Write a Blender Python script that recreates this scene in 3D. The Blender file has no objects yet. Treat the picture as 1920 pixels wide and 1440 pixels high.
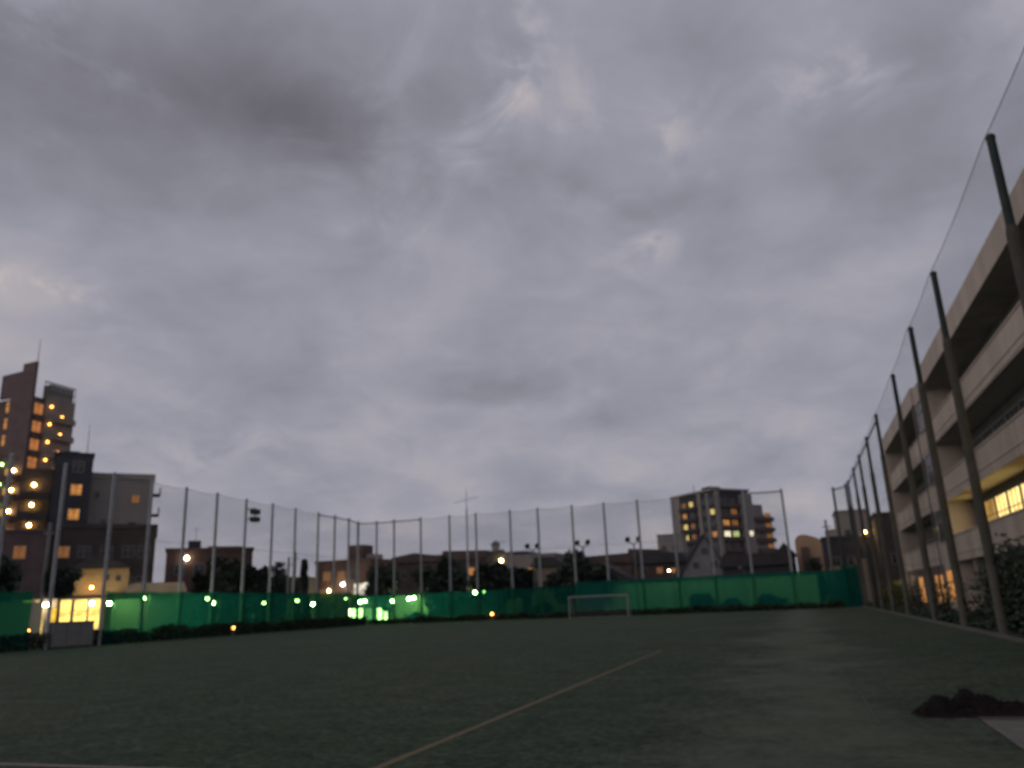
import bpy, math, random
from mathutils import Vector, Matrix, noise as mnoise
R = math.radians
random.seed(7)
S = bpy.context.scene
COL = S.collection

# ------------------------------------------------------------------ camera
cam_d = bpy.data.cameras.new("camera"); cam = bpy.data.objects.new("camera", cam_d); COL.objects.link(cam)
cam.matrix_world = Matrix.Translation((0, 0, 1.55)) @ (Matrix.Rotation(R(18.8), 4, 'Z') @ Matrix.Rotation(R(105.64), 4, 'X') @ Matrix.Rotation(R(-2.4), 4, 'Z'))
cam_d.sensor_width = 36.0; cam_d.lens = 36.0 * 1480 / 1920
cam_d.clip_start = 0.1; cam_d.clip_end = 3000
cam_d.dof.use_dof = True; cam_d.dof.focus_distance = 1.0; cam_d.dof.aperture_fstop = 6.0   # hand-held phone focused too near
S.camera = cam
S.render.resolution_x, S.render.resolution_y = 1024, 768
S.render.engine = 'CYCLES'
S.cycles.use_denoising = True
S.cycles.transparent_max_bounces = 24
S.cycles.max_bounces = 6
S.cycles.sample_clamp_indirect = 4.0
vs = S.view_settings
vs.view_transform = 'Standard'; vs.look = 'None'; vs.exposure = 0.0; vs.gamma = 1.0

# ------------------------------------------------------------------ world: overcast dusk sky
W = bpy.data.worlds.new("World"); S.world = W; W.use_nodes = True
nt = W.node_tree; nt.nodes.clear()
class NG:
    def __init__(s, t): s.t = t
    def n(s, typ, **kw):
        nd = s.t.nodes.new(typ)
        for k, v in kw.items(): setattr(nd, k, v)
        return nd
    def put(s, sock, v):
        if isinstance(v, bpy.types.NodeSocket): s.t.links.new(v, sock)
        elif v is not None: sock.default_value = v
    def m(s, op, a, b=None, c=None, clamp=False):
        nd = s.n('ShaderNodeMath', operation=op); nd.use_clamp = clamp
        for i, v in enumerate((a, b, c)): s.put(nd.inputs[i], v)
        return nd.outputs[0]
    def vm(s, op, a, b=None, scale=None):
        nd = s.n('ShaderNodeVectorMath', operation=op)
        s.put(nd.inputs[0], a); s.put(nd.inputs[1], b)
        if scale is not None: s.put(nd.inputs['Scale'], scale)
        return nd.outputs['Value' if op in ('LENGTH', 'DOT_PRODUCT') else 'Vector']
    def noise(s, v, scale, detail=4, rough=.5, dist=0., out=0):
        nd = s.n('ShaderNodeTexNoise'); s.put(nd.inputs['Vector'], v)
        nd.inputs['Scale'].default_value = scale; nd.inputs['Detail'].default_value = detail
        nd.inputs['Roughness'].default_value = rough; nd.inputs['Distortion'].default_value = dist
        return nd.outputs[out]
    def ramp(s, f, stops):
        nd = s.n('ShaderNodeValToRGB'); s.put(nd.inputs[0], f); e = nd.color_ramp.elements
        while len(e) < len(stops): e.new(.5)
        for el, (p, c) in zip(e, stops): el.position = p; el.color = (*c, 1)
        return nd.outputs[0]
g = NG(nt)
CLOUDS = [  # azimuth, elevation, 2x2 shape, brightness: the larger cloud masses and breaks of this sky
(-0.64,0.60,2.5,-0.5,-0.35,-11.5,-0.20),(-0.50,0.565,6.5,-2.8,-4.0,-18,-0.12),(-0.92,0.53,4.2,.5,1.6,-7.0,-0.20),
(-0.966,0.561,12.36,1.96,2.73,-9.39,-0.12),(-0.327,0.290,9.41,0.96,3.45,-36.83,-0.17),(-0.370,0.268,12.98,0.76,3.23,-59.16,-0.10),
(0.186,0.495,7.14,0.50,-0.30,-15.76,-0.09),(-0.025,0.632,8.32,-5.71,-9.51,-19.42,-0.08),(-0.693,0.289,9.45,-0.25,-1.22,-43.75,-0.07),
(0.047,0.259,12.57,-0.74,-2.21,-43.91,-0.07),(-0.224,0.544,17.99,-14.92,-11.05,-18.95,-0.06),(-0.077,0.470,7.13,0.23,-0.49,-31.58,-0.06),
(0.145,0.410,8.40,1.41,3.48,-27.35,-0.07),(-0.598,0.157,11.27,0.36,0.01,-51.84,-0.05),(-0.165,0.223,6.73,0.13,1.53,-57.79,-0.05),
(-0.251,0.377,15.42,-1.04,-2.45,-37.42,-0.04),(-0.535,0.210,9.97,-1.26,-6.96,-50.17,-0.04),(-0.308,0.640,36.44,-11.00,-3.86,-22.10,0.27),
(-0.371,0.564,43.58,-1.64,-0.80,-53.78,0.15),(-0.306,0.698,20.72,-1.42,-1.20,-29.67,0.10),(-0.125,0.428,38.41,18.76,21.05,-54.04,0.24),
(0.134,0.585,14.38,3.34,2.99,-38.61,0.22),(0.168,0.592,31.03,-6.71,-12.86,-44.39,0.08),(-0.108,0.563,42.14,-5.24,-5.30,-38.90,0.14),
(-0.191,0.508,32.11,-21.58,-29.31,-57.15,0.13),(-0.494,0.500,26.11,8.26,22.54,-84.53,0.12),(-0.611,0.520,6.20,-0.73,-1.22,-35.93,0.09),
(-0.892,0.353,21.64,-9.04,-38.05,-78.51,0.24),(-0.791,0.313,11.63,-3.96,-32.05,-85.71,0.07),(-0.687,0.188,14.96,-0.66,-5.12,-61.06,0.11),
(-0.738,0.239,16.72,-7.75,-38.30,-72.43,0.06),(-0.256,0.614,21.42,-1.70,-1.84,-27.76,0.05),(0.015,0.347,5.92,-0.83,-4.87,-31.10,0.04),
(-0.776,0.418,6.87,-0.00,1.34,-27.51,0.05),(-0.050,0.357,24.69,-3.05,-8.25,-61.28,0.05)]
tc = g.n('ShaderNodeTexCoord')
d = g.vm('NORMALIZE', tc.outputs['Generated'])
sx = g.n('ShaderNodeSeparateXYZ'); nt.links.new(d, sx.inputs[0])
X, Y, Z = sx.outputs
# a flat cloud layer overhead: direction divided by height
den = g.m('ADD', g.m('MAXIMUM', Z, 0.0), 0.34)
cx = g.n('ShaderNodeCombineXYZ'); g.put(cx.inputs[0], g.m('DIVIDE', X, den)); g.put(cx.inputs[1], g.m('DIVIDE', Y, den))
P = cx.outputs[0]
warpc = g.noise(P, 3.2, 5, .55, .2, out=1)
warp = g.vm('SUBTRACT', warpc, (.5, .5, .5))
wx = g.n('ShaderNodeSeparateXYZ'); nt.links.new(warp, wx.inputs[0])
az = g.m('ADD', g.m('ARCTAN2', X, Y), g.m('MULTIPLY', wx.outputs[0], .20))
el = g.m('ADD', g.m('ARCSINE', Z), g.m('MULTIPLY', wx.outputs[1], .12))
tot = pos = None
for a0, e0, m00, m01, m10, m11, amp in CLOUDS:
    da = g.m('SUBTRACT', az, a0); de = g.m('SUBTRACT', el, e0)
    if amp > .09: m00, m01, m10, m11 = (k * .66 for k in (m00, m01, m10, m11))
    u = g.m('MULTIPLY_ADD', da, m00, g.m('MULTIPLY', de, m01))
    v = g.m('MULTIPLY_ADD', da, m10, g.m('MULTIPLY', de, m11))
    r2 = g.m('MULTIPLY_ADD', u, u, g.m('MULTIPLY', v, v))
    e = g.m('MULTIPLY', g.m('EXPONENT', g.m('MULTIPLY', r2, -1.0)), amp * (1.25 if amp < 0 else 1.0))
    if amp > .09: pos = e if pos is None else g.m('ADD', pos, e)
    else: tot = e if tot is None else g.m('ADD', tot, e)
def sstep(v, a, b):
    nd = g.n('ShaderNodeMapRange', interpolation_type='SMOOTHSTEP'); g.put(nd.inputs[0], v)
    nd.inputs[1].default_value = a; nd.inputs[2].default_value = b; return nd.outputs[0]
brk = g.noise(P, 7.0, 8, .62, .7)
tot = g.m('ADD', tot, g.m('MULTIPLY', pos, g.m('MULTIPLY', sstep(brk, .40, .68), 1.9)))
# thin broken gaps overhead, fewer towards the horizon
gap = g.m('MULTIPLY', sstep(g.noise(P, 3.6, 8, .6, .8), .50, .74), g.m('MULTIPLY', sstep(Z, .25, .62), .26))
tot = g.m('ADD', tot, gap)
soft = g.m('MULTIPLY', g.m('SUBTRACT', g.noise(P, 2.1, 7, .52, .35), .5), .80)
wisp = g.m('MULTIPLY', g.m('SUBTRACT', g.noise(P, 7.0, 6, .58, .6), .5), .32)
mids = g.m('MULTIPLY', g.m('SUBTRACT', g.noise(P, 4.2, 5, .5, .5), .5), .40)
tot = g.m('ADD', g.m('ADD', tot, mids), g.m('ADD', soft, wisp))
hor = g.m('MULTIPLY', g.m('EXPONENT', g.m('MULTIPLY', Z, -4.5)), .20)
tot = g.m('ADD', tot, hor)
# the west, behind the camera, still holds the last light
dim = g.m('MULTIPLY', g.m('MAXIMUM', g.vm('DOT_PRODUCT', d, (-.80, -.58, .12)), 0.0), 1.0)
tot = g.m('ADD', tot, g.m('MULTIPLY', g.m('POWER', dim, 2.0), 1.1))
lum = g.m('ADD', tot, 1.0)
tint = g.ramp(g.m('MULTIPLY_ADD', tot, 1.0, .5), [(.12, (.975, .95, 1.115)), (.42, (.965, .975, 1.155)), (.56, (.98, .975, 1.165)), (.78, (1.06, .995, 1.085)), (1.0, (1.12, 1.0, 1.0))])
cc = g.vm('SCALE', tint, scale=g.m('MULTIPLY', lum, .312))
sky = g.n('ShaderNodeTexSky', sky_type='NISHITA'); sky.sun_disc = False
sky.sun_elevation = R(7); sky.sun_rotation = R(234)
skyc = g.vm('SCALE', sky.outputs[0], scale=.05)
mx = g.n('ShaderNodeMix', data_type='RGBA'); mx.inputs[0].default_value = .96
g.put(mx.inputs[6], skyc); g.put(mx.inputs[7], cc)
bg = g.n('ShaderNodeBackground'); g.put(bg.inputs[0], mx.outputs[2]); bg.inputs[1].default_value = 1.0
nt.links.new(bg.outputs[0], g.n('ShaderNodeOutputWorld').inputs[0])

# ------------------------------------------------------------------ sun: the last warm light through cloud, low in the west
sd = bpy.data.lights.new("sun", 'SUN'); sun = bpy.data.objects.new("sun", sd); COL.objects.link(sun)
sd.energy = 0.22; sd.angle = R(40); sd.color = (1.0, .80, .64)
sun.rotation_euler = Vector((.80, .58, -.12)).to_track_quat('-Z', 'Y').to_euler()

# ------------------------------------------------------------------ materials
MATS = {}
def mat(name, col, rough=.8, var=.25, scale=1.5, bump=0., spec=.3, metal=0., streak=False):
    if name in MATS: return MATS[name]
    m = bpy.data.materials.new(name); m.use_nodes = True; t = m.node_tree; t.nodes.clear(); q = NG(t)
    p = q.n('ShaderNodeBsdfPrincipled'); t.links.new(p.outputs[0], q.n('ShaderNodeOutputMaterial').inputs[0])
    co = q.n('ShaderNodeTexCoord').outputs['Object']
    if streak:
        mp = q.n('ShaderNodeMapping'); t.links.new(co, mp.inputs[0]); mp.inputs['Scale'].default_value = (1, 1, .12); co = mp.outputs[0]
    f = q.noise(co, scale, 6, .6)
    lo = [c * (1 - var) for c in col]; hi = [min(1, c * (1 + var)) for c in col]
    q.put(p.inputs['Base Color'], q.ramp(f, [(.3, lo), (.7, hi)]))
    p.inputs['Roughness'].default_value = rough; p.inputs['Specular IOR Level'].default_value = spec; p.inputs['Metallic'].default_value = metal
    if bump:
        b = q.n('ShaderNodeBump'); b.inputs['Strength'].default_value = bump; b.inputs['Distance'].default_value = .05
        q.put(b.inputs['Height'], q.noise(co, scale * 8, 4)); t.links.new(b.outputs[0], p.inputs['Normal'])
    MATS[name] = m; return m
def emit(name, col, strength, var=.0, scale=2.):
    if name in MATS: return MATS[name]
    m = bpy.data.materials.new(name); m.use_nodes = True; t = m.node_tree; t.nodes.clear(); q = NG(t)
    e = q.n('ShaderNodeEmission'); t.links.new(e.outputs[0], q.n('ShaderNodeOutputMaterial').inputs[0])
    e.inputs[1].default_value = strength
    if var:
        f = q.noise(q.n('ShaderNodeTexCoord').outputs['Object'], scale, 3)
        q.put(e.inputs[0], q.ramp(f, [(.3, [c * (1 - var) for c in col]), (.7, col)]))
    else: e.inputs[0].default_value = (*col, 1)
    MATS[name] = m; return m
def net_mat(name, col, cell, cord):
    m = bpy.data.materials.new(name); m.use_nodes = True; t = m.node_tree; t.nodes.clear(); q = NG(t)
    co = q.n('ShaderNodeTexCoord').outputs['Object']; s = q.n('ShaderNodeSeparateXYZ'); t.links.new(co, s.inputs[0])
    h = q.m('ADD', s.outputs[0], s.outputs[1])                      # along the run of the net
    def line(v): return q.m('LESS_THAN', q.m('FRACT', q.m('DIVIDE', v, cell)), cord / cell)
    f = q.m('MAXIMUM', line(q.m('ADD', h, s.outputs[2])), line(q.m('SUBTRACT', h, s.outputs[2])))
    a = q.n('ShaderNodeBsdfTransparent'); b = q.n('ShaderNodeBsdfDiffuse'); b.inputs[0].default_value = (*col, 1)
    x = q.n('ShaderNodeMixShader'); q.put(x.inputs[0], f); t.links.new(a.outputs[0], x.inputs[1]); t.links.new(b.outputs[0], x.inputs[2])
    t.links.new(x.outputs[0], q.n('ShaderNodeOutputMaterial').inputs[0]); MATS[name] = m; return m
def screen_mat(name, k=1.0):
    m = bpy.data.materials.new(name); m.use_nodes = True; t = m.node_tree; t.nodes.clear(); q = NG(t)
    co = q.n('ShaderNodeTexCoord').outputs['Object']
    n = q.noise(co, .5, 5, .6)
    holes = q.n('ShaderNodeBsdfTransparent')                        # open weave
    film = q.n('ShaderNodeBsdfTransparent'); film.inputs[0].default_value = (.090, .50, .095, 1)
    dif = q.n('ShaderNodeBsdfDiffuse'); q.put(dif.inputs[0], q.ramp(n, [(.3, (.007 * k, .046 * k, .052 * k)), (.7, (.011 * k, .085 * k, .082 * k))]))
    tr = q.n('ShaderNodeBsdfTranslucent'); tr.inputs[0].default_value = (.018 * k, .34 * min(k, 1.6), .22 * min(k, 1.6), 1)
    def mixs(f, a, b):
        x = q.n('ShaderNodeMixShader'); q.put(x.inputs[0], f); t.links.new(a.outputs[0], x.inputs[1]); t.links.new(b.outputs[0], x.inputs[2]); return x
    cloth = mixs(.35, dif, tr)
    a = mixs(.5, film, cloth)
    z = mixs(q.m('MULTIPLY_ADD', n, .02, .952), holes, a)
    t.links.new(z.outputs[0], q.n('ShaderNodeOutputMaterial').inputs[0]); MATS[name] = m; return m

def turf_mat():
    m = bpy.data.materials.new('turf'); m.use_nodes = True; t = m.node_tree; t.nodes.clear(); q = NG(t)
    p = q.n('ShaderNodeBsdfPrincipled'); t.links.new(p.outputs[0], q.n('ShaderNodeOutputMaterial').inputs[0])
    co = q.n('ShaderNodeTexCoord').outputs['Object']
    fine = q.noise(co, 7, 9, .85); mid = q.noise(co, 1.3, 7, .72); big = q.noise(co, .16, 4, .55)
    a = q.ramp(fine, [(.39, (.012, .022, .015)), (.61, (.090, .118, .084))])
    b = q.ramp(big, [(.3, (.80, .90, .82)), (.5, (1, 1, 1)), (.72, (1.22, 1.10, .92))])
    c = q.ramp(mid, [(.28, (.55, .62, .60)), (.72, (1.36, 1.30, 1.26))])
    def mul(x, y):
        k = q.n('ShaderNodeMix', data_type='RGBA', blend_type='MULTIPLY'); k.inputs[0].default_value = 1
        q.put(k.inputs[6], x); q.put(k.inputs[7], y); return k.outputs[2]
    # worn, sand-filled lane along the touch side of the pitch
    s = q.n('ShaderNodeSeparateXYZ'); t.links.new(co, s.inputs[0])
    xw = q.m('ADD', s.outputs[0], q.m('MULTIPLY', q.m('SUBTRACT', q.noise(co, .22, 5, .65), .5), 7.0))
    lane = q.m('EXPONENT', q.m('MULTIPLY', q.m('POWER', q.m('DIVIDE', q.m('ADD', xw, .2), 1.3), 2.0), -1.0))
    lane = q.m('MULTIPLY', lane, q.m('MULTIPLY', mid, 1.2), clamp=True)
    k = q.n('ShaderNodeMix', data_type='RGBA'); q.put(k.inputs[0], lane); q.put(k.inputs[6], mul(mul(a, b), c)); k.inputs[7].default_value = (.125, .14, .112, 1)
    q.put(p.inputs['Base Color'], k.outputs[2]); p.inputs['Roughness'].default_value = .92; p.inputs['Specular IOR Level'].default_value = .10
    bp = q.n('ShaderNodeBump'); bp.inputs['Strength'].default_value = .7; bp.inputs['Distance'].default_value = .03
    q.put(bp.inputs['Height'], q.noise(co, 60, 3, .7)); t.links.new(bp.outputs[0], p.inputs['Normal'])
    return m
def line_mat(name, col, base_hide):
    m = bpy.data.materials.new(name); m.use_nodes = True; t = m.node_tree; t.nodes.clear(); q = NG(t)
    co = q.n('ShaderNodeTexCoord').outputs['Object']; s = q.n('ShaderNodeSeparateXYZ'); t.links.new(co, s.inputs[0])
    d_ = q.n('ShaderNodeBsdfDiffuse'); q.put(d_.inputs[0], q.ramp(q.noise(co, 30, 3, .7), [(.3, [c * .6 for c in col]), (.7, col)]))
    tr = q.n('ShaderNodeBsdfTransparent')
    worn = q.m('GREATER_THAN', q.m('ADD', q.noise(co, 9, 4, .7), q.m('MULTIPLY', q.m('SUBTRACT', s.outputs[1], base_hide), .03)), .62)
    x = q.n('ShaderNodeMixShader'); q.put(x.inputs[0], worn); t.links.new(d_.outputs[0], x.inputs[1]); t.links.new(tr.outputs[0], x.inputs[2])
    t.links.new(x.outputs[0], q.n('ShaderNodeOutputMaterial').inputs[0]); return m

# ------------------------------------------------------------------ mesh helpers
class MB:
    def __init__(s): s.v = []; s.f = []
    def add(s, vs, fs):
        o = len(s.v); s.v += [tuple(v) for v in vs]; s.f += [tuple(i + o for i in f) for f in fs]; return s
    def box(s, x0, y0, z0, x1, y1, z1):
        return s.add([(x0, y0, z0), (x1, y0, z0), (x1, y1, z0), (x0, y1, z0), (x0, y0, z1), (x1, y0, z1), (x1, y1, z1), (x0, y1, z1)],
                     [(0, 3, 2, 1), (4, 5, 6, 7), (0, 1, 5, 4), (1, 2, 6, 5), (2, 3, 7, 6), (3, 0, 4, 7)])
    def quad(s, a, b, c, d_): return s.add([a, b, c, d_], [(0, 1, 2, 3)])
    def tube(s, p, q, r0, r1=None, n=10, cap=True):
        r1 = r0 if r1 is None else r1; p = Vector(p); q = Vector(q); w = (q - p).normalized()
        u = w.orthogonal().normalized(); v = w.cross(u); vs_ = []
        for c, r in ((p, r0), (q, r1)):
            for i in range(n):
                a = 2 * math.pi * i / n; vs_.append(c + u * (r * math.cos(a)) + v * (r * math.sin(a)))
        fs = [(i, (i + 1) % n, n + (i + 1) % n, n + i) for i in range(n)]
        if cap: fs += [tuple(range(n))[::-1], tuple(range(n, 2 * n))]
        return s.add(vs_, fs)
    def ball(s, c, r, n=10, m=6, sz=1.):
        vs_ = []; fs = []
        for j in range(m + 1):
            th = math.pi * j / m
            for i in range(n):
                a = 2 * math.pi * i / n
                vs_.append((c[0] + r * math.sin(th) * math.cos(a), c[1] + r * math.sin(th) * math.sin(a), c[2] + r * sz * math.cos(th)))
        for j in range(m):
            for i in range(n): fs.append((j * n + i, (j + 1) * n + i, (j + 1) * n + (i + 1) % n, j * n + (i + 1) % n))
        return s.add(vs_, fs)
    def prism(s, pts, y0, y1):       # outline in x,z pushed along y
        n = len(pts)
        return s.add([(x, y0, z) for x, z in pts] + [(x, y1, z) for x, z in pts],
                     [tuple(range(n)), tuple(range(n, 2 * n))[::-1]] + [(i, i + n, (i + 1) % n + n, (i + 1) % n) for i in range(n)])
    def mesh(s, name):
        me = bpy.data.meshes.new(name); me.from_pydata(s.v, [], s.f); me.validate(); return me
    def build(s, name, m, parent=None, label=None, loc=None, smooth=False):
        me = s.mesh(name); me.materials.append(m)
        if smooth:
            for p in me.polygons: p.use_smooth = True
        o = bpy.data.objects.new(name, me); COL.objects.link(o); o.parent = parent
        if loc: o.location = loc
        if label: o['label'] = label
        return o
def thing(name, label, cat, loc=(0, 0, 0), rz=0., group=None):
    o = bpy.data.objects.new(name, None); COL.objects.link(o); o.location = loc; o.rotation_euler.z = R(rz); o.empty_display_size = .2
    return tag(o, label, cat, group)
def tag(o, label, cat, group=None, kind=None):
    if label: o['label'] = label
    if cat: o['category'] = cat
    if group: o['group'] = group
    if kind: o['kind'] = kind
    return o
def struct(o): o['kind'] = 'structure'; return o

M = dict(
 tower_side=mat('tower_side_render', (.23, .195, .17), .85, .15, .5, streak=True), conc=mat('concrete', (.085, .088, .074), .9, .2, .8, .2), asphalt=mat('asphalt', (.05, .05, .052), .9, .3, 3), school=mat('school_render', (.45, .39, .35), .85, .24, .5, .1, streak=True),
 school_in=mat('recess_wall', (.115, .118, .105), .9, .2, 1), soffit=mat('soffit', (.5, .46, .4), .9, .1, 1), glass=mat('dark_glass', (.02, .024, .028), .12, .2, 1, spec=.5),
 frame=mat('window_frame', (.22, .21, .2), .5, .1, 2), pole_dark=mat('green_painted_steel', (.020, .038, .037), .55, .25, 3), pole_sleeve=mat('grey_sleeve', (.082, .080, .070), .8, .2, 3),
 pole_far=mat('galvanised_steel', (.33, .355, .38), .5, .2, 2), rope=mat('rope', (.05, .06, .06), .8, .2, 5), white=mat('white_paint', (.24, .25, .24), .5, .15, 4),
 brown=mat('brown_tile', (.11, .078, .07), .8, .2, .6), brick=mat('brick_red', (.10, .062, .056), .85, .2, .7), dark=mat('dark_cladding', (.045, .046, .058), .7, .2, .6),
 grey=mat('grey_render', (.25, .23, .22), .85, .15, .4, streak=True), tan=mat('tan_render', (.26, .21, .165), .85, .12, .5, streak=True), darkbrown=mat('dark_brown_render', (.07, .056, .052), .85, .25, .6),
 roof=mat('roof_tile', (.05, .047, .052), .8, .25, 1), roof_red=mat('rust_roof', (.085, .06, .058), .8, .25, 1), pale=mat('pale_wall', (.21, .20, .18), .85, .12, .6, streak=True),
 plum=mat('plum_tile', (.115, .080, .085), .75, .2, .6), bark=mat('bark', (.055, .045, .035), .9, .3, 6, .4), leaf=mat('leaf', (.022, .030, .019), .7, .45, 3),
 leaf2=mat('leaf_ivy', (.020, .036, .018), .6, .5, 2), heap=mat('dark_fibre', (.0055, .004, .004), .95, .4, 6), black=mat('black_metal', (.03, .03, .033), .5, .2, 4),
 lampgrey=mat('lamp_grey', (.16, .17, .17), .5, .2, 4), redrub=mat('red_edging', (.065, .048, .045), .9, .25, 6), paving=mat('pale_paving', (.135, .132, .122), .9, .2, 5, .3), box=mat('grey_locker', (.17, .165, .165), .6, .15, 1.5),
 dirt=mat('bare_soil', (.07, .062, .048), .95, .4, 2, .4), panelbrown=mat('rail_panel', (.20, .17, .15), .7, .2, 1))
NET = net_mat('net_cord', (.022, .034, .036), .05, .0042)
GOALNET = net_mat('goal_net_cord', (.35, .36, .35), .12, .006)
SCREEN = screen_mat('green_windbreak'); SCREEN_PALE = screen_mat('backlit_windbreak', 1.7)  # second cloth is lightened: stronger light from behind is put into its colour
LIT = dict(x=emit('lit_shop_white', (1.0, .84, .58), 34, .6, 2.5), o2=emit('lit_balcony_niche', (1.0, .36, .11), .62, .5, .9), o=emit('lit_orange', (1.0, .42, .11), 1.0, .75, 1.1), y=emit('lit_yellow', (1.0, .74, .22), 1.3, .5, 1.6), w=emit('lit_white', (1.0, .88, .62), 1.6, .35, 2.), d=emit('lit_dim', (1.0, .42, .14), .33, .45, 1.2),
 a=emit('lit_amber', (1.0, .55, .14), .8, .55, .7), b=emit('lit_classroom', (1.0, .72, .25), 2.4, .4, 1.1), g=emit('lit_greenish', (.75, .9, .35), .9, .3, 2), s=emit('lit_shop', (1.0, .66, .15), 3.0, .75, 1.0))
def bulb(name, col, k): return emit(name, col, k)
BW = bulb('bulb_white', (1, .90, .62), 650); BY = bulb('bulb_yellow', (1, .60, .17), 60); BO = bulb('bulb_orange', (1, .34, .07), 14); BS = bulb('bulb_stair', (1, .42, .08), 9); BG = bulb('bulb_green', (.45, 1, .25), 14)
BWM = bulb('bulb_wall', (1, .90, .66), 70)
BWD = bulb('bulb_white_dim', (1, .84, .55), 40)

# ------------------------------------------------------------------ ground, pitch, lines
def sheet(name, x0, y0, x1, y1, z, m): return struct(MB().quad((x0, y0, z), (x1, y0, z), (x1, y1, z), (x0, y1, z)).build(name, m))
sheet('ground', -900, -300, 900, 1500, -.05, M['dirt'])
sheet('road', -58, 88.2, 60, 95.5, -.035, M['asphalt'])
sheet('side_road', -56.5, -30, -50, 88, -.03, M['asphalt'])
sheet('turf', -48.1, -30, 5.55, 87.2, 0, turf_mat())
YEL = line_mat('yellow_paint', (.20, .175, .12), 24); WHT = line_mat('white_paint_line', (.5, .5, .48), 30)
sheet('yellow_pitch_line', -4.36, -6, -4.25, 26, .004, YEL)
sheet('white_pitch_line', -14, 7.46, -5.4, 7.56, .004, line_mat('white_paint_cross', (.30, .26, .23), 12))
sheet('worn_pitch_line', .66, 11, .73, 19, .004, line_mat('faint_paint', (.115, .127, .104), 14))
sheet('paving', 1.84, -8, 4.9, 11.40, .012, M['paving'])
sheet('paving_edge', 1.84, 11.40, 4.9, 11.62, .016, M['redrub'])
kb = MB()
for i in range(95): kb.box(5.56, -8 + i, -.04, 5.72, -8 + i + .985, .10 + random.uniform(-.008, .008))
struct(kb.build('kerb', M['conc']))

# ------------------------------------------------------------------ ball-stop fences
def post_mesh(kind):
    mb = MB()
    if kind == 'near':
        mb.tube((0, 0, 0), (0, 0, 9.7), .165, .145, 12).tube((0, 0, 9.7), (0, 0, 9.85), .14, .11, 12)
    elif kind == 'near_top': mb.tube((0, 0, 9.8), (0, 0, 12.25), .105, .10, 12).ball((0, 0, 12.26), .12, 10, 6)
    else:
        mb.tube((0, 0, 0), (0, 0, 12.2), .135, .12, 10).ball((0, 0, 12.2), .13, 8, 4)
    return mb.mesh('post')
PM = {k: post_mesh(k) for k in ('near', 'near_top', 'far')}
PM['near'].materials.append(M['pole_sleeve']); PM['near_top'].materials.append(M['pole_dark']); PM['far'].materials.append(M['pole_far'])
def inst(name, me, parent, loc, rz=0.):
    o = bpy.data.objects.new(name, me); COL.objects.link(o); o.parent = parent; o.location = loc; o.rotation_euler.z = rz; return o
def net_run(pts, z0, z1, sag=.12):
    mb = MB()
    for a, b in zip(pts[:-1], pts[1:]):
        n = 8
        for i in range(n):
            def p(t, z, k): return (a[0] + (b[0] - a[0]) * t, a[1] + (b[1] - a[1]) * t, z - k * sag * math.sin(math.pi * t))
            t0, t1 = i / n, (i + 1) / n
            mb.quad(p(t0, z0, 0), p(t1, z0, 0), p(t1, z1, 1), p(t0, z1, 1))
    return mb
def rope_run(pts, z, r, sag=.12):
    mb = MB()
    for a, b in zip(pts[:-1], pts[1:]):
        n = 6
        q = [(a[0] + (b[0] - a[0]) * i / n, a[1] + (b[1] - a[1]) * i / n, z - sag * math.sin(math.pi * i / n)) for i in range(n + 1)]
        for u, v in zip(q[:-1], q[1:]): mb.tube(u, v, r, r, 5, False)
    return mb
RIGHT = [(5.9, 3.5), (5.9, 12), (5.9, 20.4), (5.9, 29.6), (5.9, 36), (6.0, 44.1), (6.0, 54.2), (6.0, 62.2), (6.0, 70.4), (6.0, 77.8), (6.0, 86.9)]
fr = thing('ball_fence', 'tall net fence with stepped dark posts running along the school building', 'fence', (5.9, 3.5, 0))
O = Vector((5.9, 3.5, 0))
def loc_(pts, o): return [(a - o[0], b - o[1]) for a, b in pts]
for x, y in loc_(RIGHT, O):
    pt = inst('post', PM['near'], fr, (x, y, 0)); inst('post_top', PM['near_top'], pt, (0, 0, 0))
rp = loc_(RIGHT, O)
net_run([(x - .2, y) for x, y in rp], 2.2, 12.15).build('net', NET, fr)
rope_run([(x - .2, y) for x, y in rp], 12.15, .010).build('top_rope', M['rope'], fr)
rope_run([(x - .2, y) for x, y in rp], 7.0, .010, .03).build('middle_rope', M['rope'], fr)
for i in range(6, 10):
    pass
tb = MB()
for a, b in zip(rp[6:-1], rp[7:]): tb.tube((a[0], a[1], 12.0), (b[0], b[1], 12.0), .055, .055, 6)
tb.build('top_rail', M['pole_dark'], fr)
# short chamfer bay at the far right corner
fc = thing('corner_fence', 'short net bay between two green posts at the far right corner', 'fence', (6.0, 87.6, 0))
cpm = PM['far'].copy(); cpm.materials[0] = M['pole_dark']; inst('post', cpm, fc, (-.15, .9, 0)); inst('post', cpm, fc, (-1.3, 3.3, 0))
cpts = [(-.15, .9), (-1.3, 3.3)]
MB().tube((-.15, .9, 12.0), (-1.3, 3.3, 12.0), .07, .07, 6).build('top_rail', M['pole_dark'], fc)
net_run(cpts, 0, 12, .05).build('net', NET, fc)
FAR = [(-50.4, 86.9), (-48.3, 87.7), (-45.9, 87.7), (-42.3, 87.7), (-38.5, 87.7), (-35.1, 87.7), (-30.8, 87.7), (-27.4, 87.7), (-23.3, 87.7), (-19.6, 87.7), (-15.8, 87.7), (-12.0, 87.7), (-8.2, 87.7), (-4.4, 87.8), (-.5, 88.5)]
ff = thing('ball_fence', 'tall net fence on grey posts across the far end of the pitch', 'fence', (-50.4, 87.7, 0))
fp = loc_(FAR, (-50.4, 87.7))
for x, y in fp: inst('post', PM['far'], ff, (x, y, 0))
net_run([(x, y - .17) for x, y in fp], 3.2, 12.1).build('net', NET, ff)
rope_run([(x, y - .17) for x, y in fp], 12.1, .013).build('top_rope', M['rope'], ff)
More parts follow.
